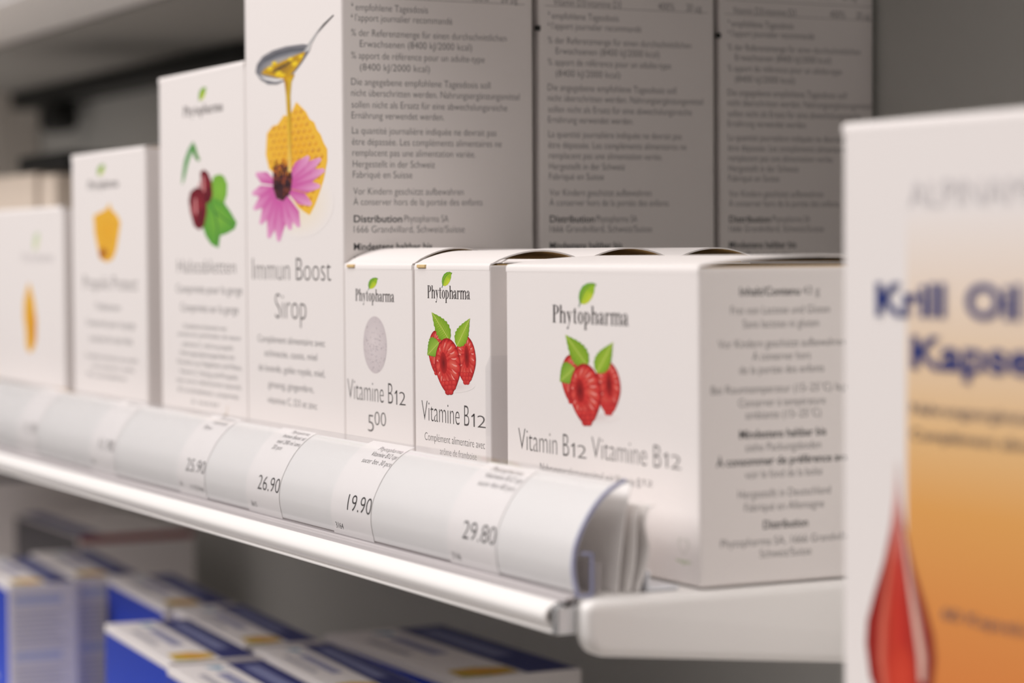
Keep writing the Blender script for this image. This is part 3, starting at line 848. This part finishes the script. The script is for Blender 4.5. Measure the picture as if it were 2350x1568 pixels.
def price_label(x0, x1, s1, label, texts, tilt=0.0):
    cx = (x0 + x1) / 2000
    y_, z_ = rail_at(0.6)
    root = empty('price_label', (cx, y_, z_))
    bm = bm_sheet([(p[0] - y_, p[1] - z_) for p in rail_path(0.4, s1, 0.0)], x0 / 1000 - cx, x1 / 1000 - cx, 0.00008)
    smooth_angle(from_bm('paper_slip', bm, M_PAPER, root), 40)
    a = Art()
    for t in texts: a.text(*t)
    bm = bmesh.new(); lay = bm.verts.layers.float_color.new('Col')
    vs = [bm.verts.new((p[0], p[1], 0)) for p in a.v]
    for v, c in zip(vs, a.c): v[lay] = (*c, 1)
    for f in a.f:
        try: bm.faces.new([vs[i] for i in f])
        except ValueError: pass
    for k in range(1, 66):
        bmesh.ops.bisect_plane(bm, geom=list(bm.verts) + list(bm.edges) + list(bm.faces), plane_co=(0, k * .5, 0), plane_no=(0, 1, 0))
    for v in bm.verts:
        y, z = rail_at(v.co.y, 0.13)
        v.co = Vector((v.co.x / 1000 - cx, y - y_, z - z_))
    bm.normal_update()
    me = bpy.data.meshes.new('printed_price'); bm.to_mesh(me); bm.free()
    me.materials.append(M_INK)
    o = bpy.data.objects.new('printed_price', me); COL.objects.link(o); o.parent = root
    # print lies on the outer side of the paper whatever the winding
    tag(root, label, 'price label', 'price labels in the rail')
    return root

price_label(-75.0, -46.0, 32.0, 'white price label reading 29.80, rightmost in the rail',
    [('29.80', -65.6, -46.3, 8.0, 5.1, 'p'), ('3166', -73.0, -67.6, 1.8, 2.0, 'p'), ('Phytopharma', -68.4, -50.5, 28.4, 1.9, 's'), ('Vitamine B12 cpr', -68.6, -46.6, 25.8, 1.9, 's'), ('sucer bte 60 pce', -68.6, -47.4, 23.0, 1.9, 's')])
price_label(-155.3, -125.8, 33.0, 'white price label reading 19.90, sharpest one, below the narrow cartons',
    [('19.90', -143.0, -125.9, 8.3, 5.1, 'p'), ('3164', -152.6, -147.0, 2.1, 2.0, 'p'), ('Phytopharma', -143.4, -126.8, 28.7, 1.9, 's'), ('Vitamine B12 cpr', -144.4, -123.4 - 2.6, 26.2, 1.9, 's'), ('sucer bte 30 pce', -146.6, -126.0, 23.4, 1.9, 's')])
price_label(-226.0, -197.0, 32.0, 'white price label reading 26.90, below the tall syrup carton',
    [('26.90', -215.8, -197.2, 8.4, 4.9, 'p'), ('3615', -222.6, -217.6, 2.3, 1.9, 'p'), ('Phytopharma', -214.0, -199.5, 29.6, 1.8, 's'), ('Immun Boost sir', -216.5, -198.0, 27.2, 1.8, 's'), ('miel 200 ml sans', -217.0, -197.6, 24.6, 1.8, 's'), ('20 pce', -217.0, -209.0, 22.2, 1.8, 's')])
price_label(-293.4, -265.5, 32.6, 'blurred white price label reading 25.90, below the lozenge carton',
    [('25.90', -284.6, -265.8, 9.0, 4.6, 'p'), ('36', -291.4, -288.4, 3.2, 1.8, 'p'), ('1172744', -280.6, -267.4, 2.8, 1.8, 'p'), ('Phytopharma', -282.5, -268.0, 30.4, 1.8, 's'), ('Halstabl', -283.0, -270.0, 27.8, 1.8, 's'), ('30 pce', -287.0, -279.0, 25.0, 1.8, 's')])
price_label(-395.2, -364.8, 32.6, 'blurred white price label reading 11.90, below the honeycomb carton',
    [('11.90', -384.6, -366.4, 9.4, 4.6, 'p'), ('30', -393.0, -390.0, 3.4, 1.8, 'p'), ('Phytopharma', -384.0, -368.0, 30.0, 1.8, 's')])
price_label(-499.0, -468.5, 32.6, 'faint out-of-focus price label at the far left, below the leftmost carton',
    [('11.90', -488.6, -471.0, 9.4, 4.6, 's')])

# papers stuffed behind the rail at its right end
def leaflet(path, x0, x1, label):
    y0_, z0_ = path[0]
    o = from_bm('folded_leaflet', bm_sheet([(p[0] - y0_, p[1] - z0_) for p in path], x0, x1, 0.00025), M_PAPER)
    o.location = (0, y0_, z0_); smooth_angle(o, 50)
    tag(o, label, 'paper', 'leaflets stuffed behind the price rail')
def curve(P): return [(p[0] / 1000, p[1] / 1000) for p in dense(P, 6)]
leaflet(curve([(-20.4, .3), (-19.6, 8), (-18.6, 16), (-17.6, 22), (-16.4, 26.6)]), -0.060, -0.006, 'tallest curled white leaflet behind the end of the price rail')
leaflet(curve([(-17.4, .3), (-16.2, 6), (-15.6, 12), (-15.4, 18), (-14.2, 21.2)]), -0.052, -0.0052, 'middle white leaflet squeezed between price rail and wide carton')
leaflet(curve([(-15.4, .3), (-13.2, 6), (-12.4, 11), (-13.4, 17), (-12.2, 20.6), (-10.6, 21.0)]), -0.055, -0.0045, 'hindmost white leaflet with flared top beside the wide carton')
clip = empty('plastic_clip', (-0.012, -0.0085, 0.0002))
from_bm('clip_base', bm_box(-.008, .0075, -.0045, .0045, 0, .0009, .0003), M_CLIP, clip)
from_bm('clip_wall', bm_box(-.008, .0075, -.0045, -.0037, .0009, .0052, .0003), M_CLIP, clip)
tag(clip, 'small pale blue plastic clip at the foot of the wide carton', 'clip')

# ------------------------------------------------------------------ shelves
def lip_path(z0):
    P = [(-30.5, -1.2), (-33, -1.0), (-35.6, -0.9), (-37.8, -1.4), (-39.5, -2.6), (-40.3, -4.1), (-40.0, -5.5), (-38.9, -6.7), (-37.7, -7.4), (-37.4, -7.8), (-38.3, -8.0), (-38.2, -8.6), (-37.2, -8.8), (-36.4, -8.6)]
    return [(p[0] / 1000, p[1] / 1000) for p in dense(P, 5)]
def bracket(parent, x, name='side_bracket', deep=0.2):
    P = []
    def arc(cx, cz, r, a0, a1, n=6):
        for i in range(n + 1):
            t = math.radians(a0 + (a1 - a0) * i / n); P.append((cx + r * math.cos(t), cz + r * math.sin(t)))
    zb = lambda y: -0.0134 - (y + 0.029) * 0.107
    arc(-0.0300, -0.0032, 0.0031, 90, 180); arc(-0.0270, -0.0080, 0.0061, 180, 262)
    P.append((deep, zb(deep))); P.append((deep, -0.0001))
    bm = bmesh.new()
    a = [bm.verts.new((x - 0.0055, p[0], p[1])) for p in P]; b = [bm.verts.new((x, p[0], p[1])) for p in P]
    bm.faces.new(a); bm.faces.new(b[::-1]); n = len(P)
    for i in range(n): bm.faces.new((a[i], b[i], b[(i + 1) % n], a[(i + 1) % n]))
    bmesh.ops.recalc_face_normals(bm, faces=list(bm.faces))
    ed = [e for e in bm.edges if abs(e.verts[0].co.x - x) < 1e-6 and abs(e.verts[1].co.x - x) < 1e-6]
    bmesh.ops.bevel(bm, geom=ed, offset=0.0026, segments=5, profile=0.5, affect='EDGES')
    o = from_bm(name, bm, M_STEEL, parent); smooth_angle(o, 35)
    return o

def shelf(name, z, x0, x1, label, deep=0.205, back=0.0):
    r = empty(name, (0, back, z))
    o = from_bm('shelf_plate', bm_box(x0, x1 - 0.005, -0.0325, deep, -0.0016, 0.0, 0.0003), M_STEEL, r)
    lip = from_bm('front_lip', bm_sheet(lip_path(0), x0, x1 - 0.0085, 0.0008), M_STEEL, r); smooth_angle(lip, 60)
    bracket(r, x1, deep=deep)
    # notch with the hook that holds the lip at the bracket
    from_bm('lip_hook', bm_box(x1 - 0.0082, x1 - 0.0055, -0.0385, -0.031, -0.0086, -0.0016, 0.0006), M_CHROME, r)
    from_bm('lip_slot', bm_box(x1 - 0.0084, x1 - 0.0050, -0.0365, -0.0345, -0.0018, -0.0010, 0.0002), M_BLACK, r)['label'] = 'dark slot at the end of the lip'
    tag(r, label, 'shelf')
    return r
shelf('shelf_board', 0.0, -1.45, 0.0015, 'white steel shelf board carrying the cartons, with rounded front lip')
us = shelf('shelf_board', 0.2110, -1.45, 0.0015, 'white steel shelf board above the cartons, its underside in shade at top left', deep=0.170, back=0.035)
o = from_bm('rear_shade', bm_box(-1.45, -0.0045, 0.041, 0.170, -0.0040, -0.0018, 0.0004), M_SHADE, us); o['label'] = 'rear part of the underside, coloured darker as shade'
shelf('shelf_board', -0.168, -1.45, 0.0015, 'white steel shelf board at the bottom carrying the blue boxes')
sh = shelf('shelf_board', -0.0452, 0.040, 0.60, 'white steel shelf board on the right carrying the orange carton', deep=0.2)

# back panel and uprights
tag(from_bm('wall_back', bm_box(-2.4, 1.4, 0.213, 0.225, -1.05, 1.30), M_PANEL), 'pale back panel behind the shelves', 'wall', kind='structure')
tag(from_bm('floor', bm_box(-2.4, 1.4, -3.2, 0.225, -1.10, -1.05), M_FLOOR), 'light shop floor', 'floor', kind='structure')
up_ = empty('shelf_upright', (-1.365, 0.196, -1.05))
from_bm('post', bm_box(-.045, .045, -.0165, .0165, 0, 2.2, .002), M_POST, up_)
from_bm('post_slot', bm_box(-.004, .004, -.0172, -.016, 1.20, 1.225, .0005), M_BLACK, up_)
tag(up_, 'pale steel upright post at the far left against the back panel', 'post')

# black bar for the dark band under the upper shelf
bar = empty('dark_bar', (-1.14, 0.196, 0.2069))
from_bm('bar_body', bm_box(-.165, .330, -.010, .0165, -.0125, 0, .0015), M_BLACK, bar)  # right end lengthened to darken the wall patch beside the band
o = from_bm('bar_head', bm_box(-.085, -.045, -.012, .008, -.034, -.012, .006, 4), M_BLACK, bar); smooth_angle(o, 60)
tag(bar, 'black bar fixed under the upper shelf at the left', 'lamp')

# beige cartons far left on the same shelf
def beige(x0, x1, h, label, y=0.08, d=0.09):
    r = carton('beige_carton', (x0, y, 0.0004), x1 - x0, d, h, 0, 0.0006, 0.001, lid=False)
    r.children[0].data.materials[0] = M_BEIGE
    tag(r, label, 'box')
beige(-0.985, -0.868, 0.131, 'beige carton at the far left edge behind the low carton')
beige(-0.858, -0.826, 0.129, 'slim beige carton right of the wide beige one at far left')
tr = empty('shadow_gap', (-0.865, 0.115, 0.1314))  # added black shape standing for the shadow gap over the beige cartons
from_bm('gap_base', bm_box(-.055, .045, -.03, .04, 0, .003, .0008), M_BLACK, tr)
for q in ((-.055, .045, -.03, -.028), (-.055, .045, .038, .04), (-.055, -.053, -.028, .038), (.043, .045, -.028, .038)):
    from_bm('gap_wall', bm_box(*q, .003, .011, .0004), M_BLACK, tr)
tag(tr, 'added black shape for the shadow gap above the beige cartons at far left', 'shadow gap')

# ------------------------------------------------------------------ blue boxes on the shelf below
BW, BD, BH = 0.1135, 0.0345, 0.0850
def blue_box(fl, w, d, h, label, group='blue and white boxes on the shelf below', rz=-4.4, zt=-0.08):
    r = carton('supplement_box', (fl[0], fl[1], zt - h), w, d, h, math.radians(rz), 0.0, 0.0008, lid=False)
    W, D, H = w * 1000, d * 1000, h * 1000
    # front: royal blue, white band along the top edge
    a = Art()
    a.poly([(1.0, 1.0), (W - 1.2, 1.0), (W - 1.2, H - 3.2), (1.0, H - 3.2)], [(40, 82, 222), (40, 82, 222), (36, 64, 180), (44, 66, 170)])
    st = []
    for i in range(10):                     # white star-shaped mark with a rule below it
        t = math.pi / 2 + i * math.pi / 5; rr = 9.0 if i % 2 == 0 else 3.6
        st.append((18 + rr * math.cos(t), H - 33 + rr * math.sin(t)))
    a.fan(st, (18, H - 33), (232, 234, 244), (240, 240, 246))
    a.poly([(10, H - 52), (W * .7, H - 52), (W * .7, H - 49.5), (10, H - 49.5)], (206, 212, 236))
    a.poly([(10, H - 58), (W * .5, H - 58), (W * .5, H - 56.5), (10, H - 56.5)], (206, 212, 236))
    a.build('blue_front_print', r, front_frame())['label'] = 'royal blue front'
    # side: white with pale blue headings and fine grey lines
    a = Art()
    for top in (H - 6, H - 34):
        a.poly([(3, top - 3.6), (D - 8, top - 3.6), (D - 8, top), (3, top)], (190, 197, 222))
        for i in range(8):
            y = top - 8 - i * 2.4
            if y > 2: a.poly([(3, y), (D - 5 - (i * 5) % 7, y), (D - 5 - (i * 5) % 7, y + .9), (3, y + .9)], (196, 192, 194))
    a.build('side_print', r, side_frame(w))
    # top: white with marks in front, navy band behind, yellow-orange picture at the right end
    a = Art()
    a.poly([(2, D * .58), (W - .8, D * .58), (W - .8, D - 1.0), (2, D - 1.0)], (42, 48, 112))
    for i in range(16):
        a.poly([(14 + i * 4.6, D * .68), (17 + i * 4.6, D * .68), (17.8 + i * 4.6, D * .84), (14.8 + i * 4.6, D * .84)], (150, 156, 196))
    a.poly([(8, D * .32), (15, D * .38), (20, D * .5), (14, D * .46), (9, D * .5)], (110, 160, 190))
    for i in range(9):
        a.poly([(26 + i * 5.2, D * .32), (29.6 + i * 5.2, D * .32), (29.6 + i * 5.2, D * .46), (26 + i * 5.2, D * .46)], (112, 118, 170))
    for i in range(7):
        a.poly([(26 + i * 6, D * .14), (30 + i * 6, D * .14), (30 + i * 6, D * .22), (26 + i * 6, D * .22)], (160, 158, 172))
    a.fan([(W - 20, D * .12), (W - 4, D * .10), (W - 2, D * .34), (W - 5, D * .55), (W - 17, D * .56), (W - 22, D * .34)], (W - 11, D * .34), (206, 176, 60), (232, 150, 40))
    a.fan([(W - 9, D * .12), (W - 3, D * .12), (W - 2, D * .3), (W - 6, D * .36)], (W - 6, D * .22), (150, 160, 60), (196, 176, 60))
    a.build('top_print', r, top_frame(h))
    tag(r, label, 'box', group)
    return r
blue_box((-0.7830, 0.0166), 0.1124, BD, BH, 'blue box at the bottom left corner, white end panel facing right')
blue_box((-0.5275, 0.0123), 0.1124, 0.0385, BH, 'front-row blue box showing its royal blue front and yellow-ended top, lower left')
blue_box((-0.4085, 0.0006), 0.1150, 0.0400, BH, 'box cut off by the bottom edge, pale blue mark on its white top')
blue_box((-0.7960, 0.0540), 0.1124, BD, BH, 'box directly behind the bottom left corner box, slim white end panel showing')
blue_box((-0.6790, 0.0608), 0.1170, BD, BH, 'blue box in the second row above the royal blue front one')
blue_box((-0.5570, 0.0540), 0.1170, BD, BH, 'box in the second row with a dark navy front, yellow picture at its end')
blue_box((-0.4330, 0.0462), 0.1150, BD, BH, 'box in the second row whose navy lettered band runs to the bottom edge')
blue_box((-0.4530, 0.0865), 0.1290, 0.0560, BH, 'white-topped box farthest right below the shelf, navy band along its back', rz=0.0)

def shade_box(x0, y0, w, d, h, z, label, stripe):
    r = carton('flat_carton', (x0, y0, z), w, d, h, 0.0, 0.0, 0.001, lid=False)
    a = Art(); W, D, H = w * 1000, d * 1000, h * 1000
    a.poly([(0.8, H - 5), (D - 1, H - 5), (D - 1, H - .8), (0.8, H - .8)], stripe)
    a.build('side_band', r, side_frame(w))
    a = Art(); a.poly([(1, 1), (W - 1, 1), (W - 1, H - 1), (1, H - 1)], (92, 88, 92)); a.build('front_shade', r, front_frame())  # dark front colour paints in the shade at the back of the shelf
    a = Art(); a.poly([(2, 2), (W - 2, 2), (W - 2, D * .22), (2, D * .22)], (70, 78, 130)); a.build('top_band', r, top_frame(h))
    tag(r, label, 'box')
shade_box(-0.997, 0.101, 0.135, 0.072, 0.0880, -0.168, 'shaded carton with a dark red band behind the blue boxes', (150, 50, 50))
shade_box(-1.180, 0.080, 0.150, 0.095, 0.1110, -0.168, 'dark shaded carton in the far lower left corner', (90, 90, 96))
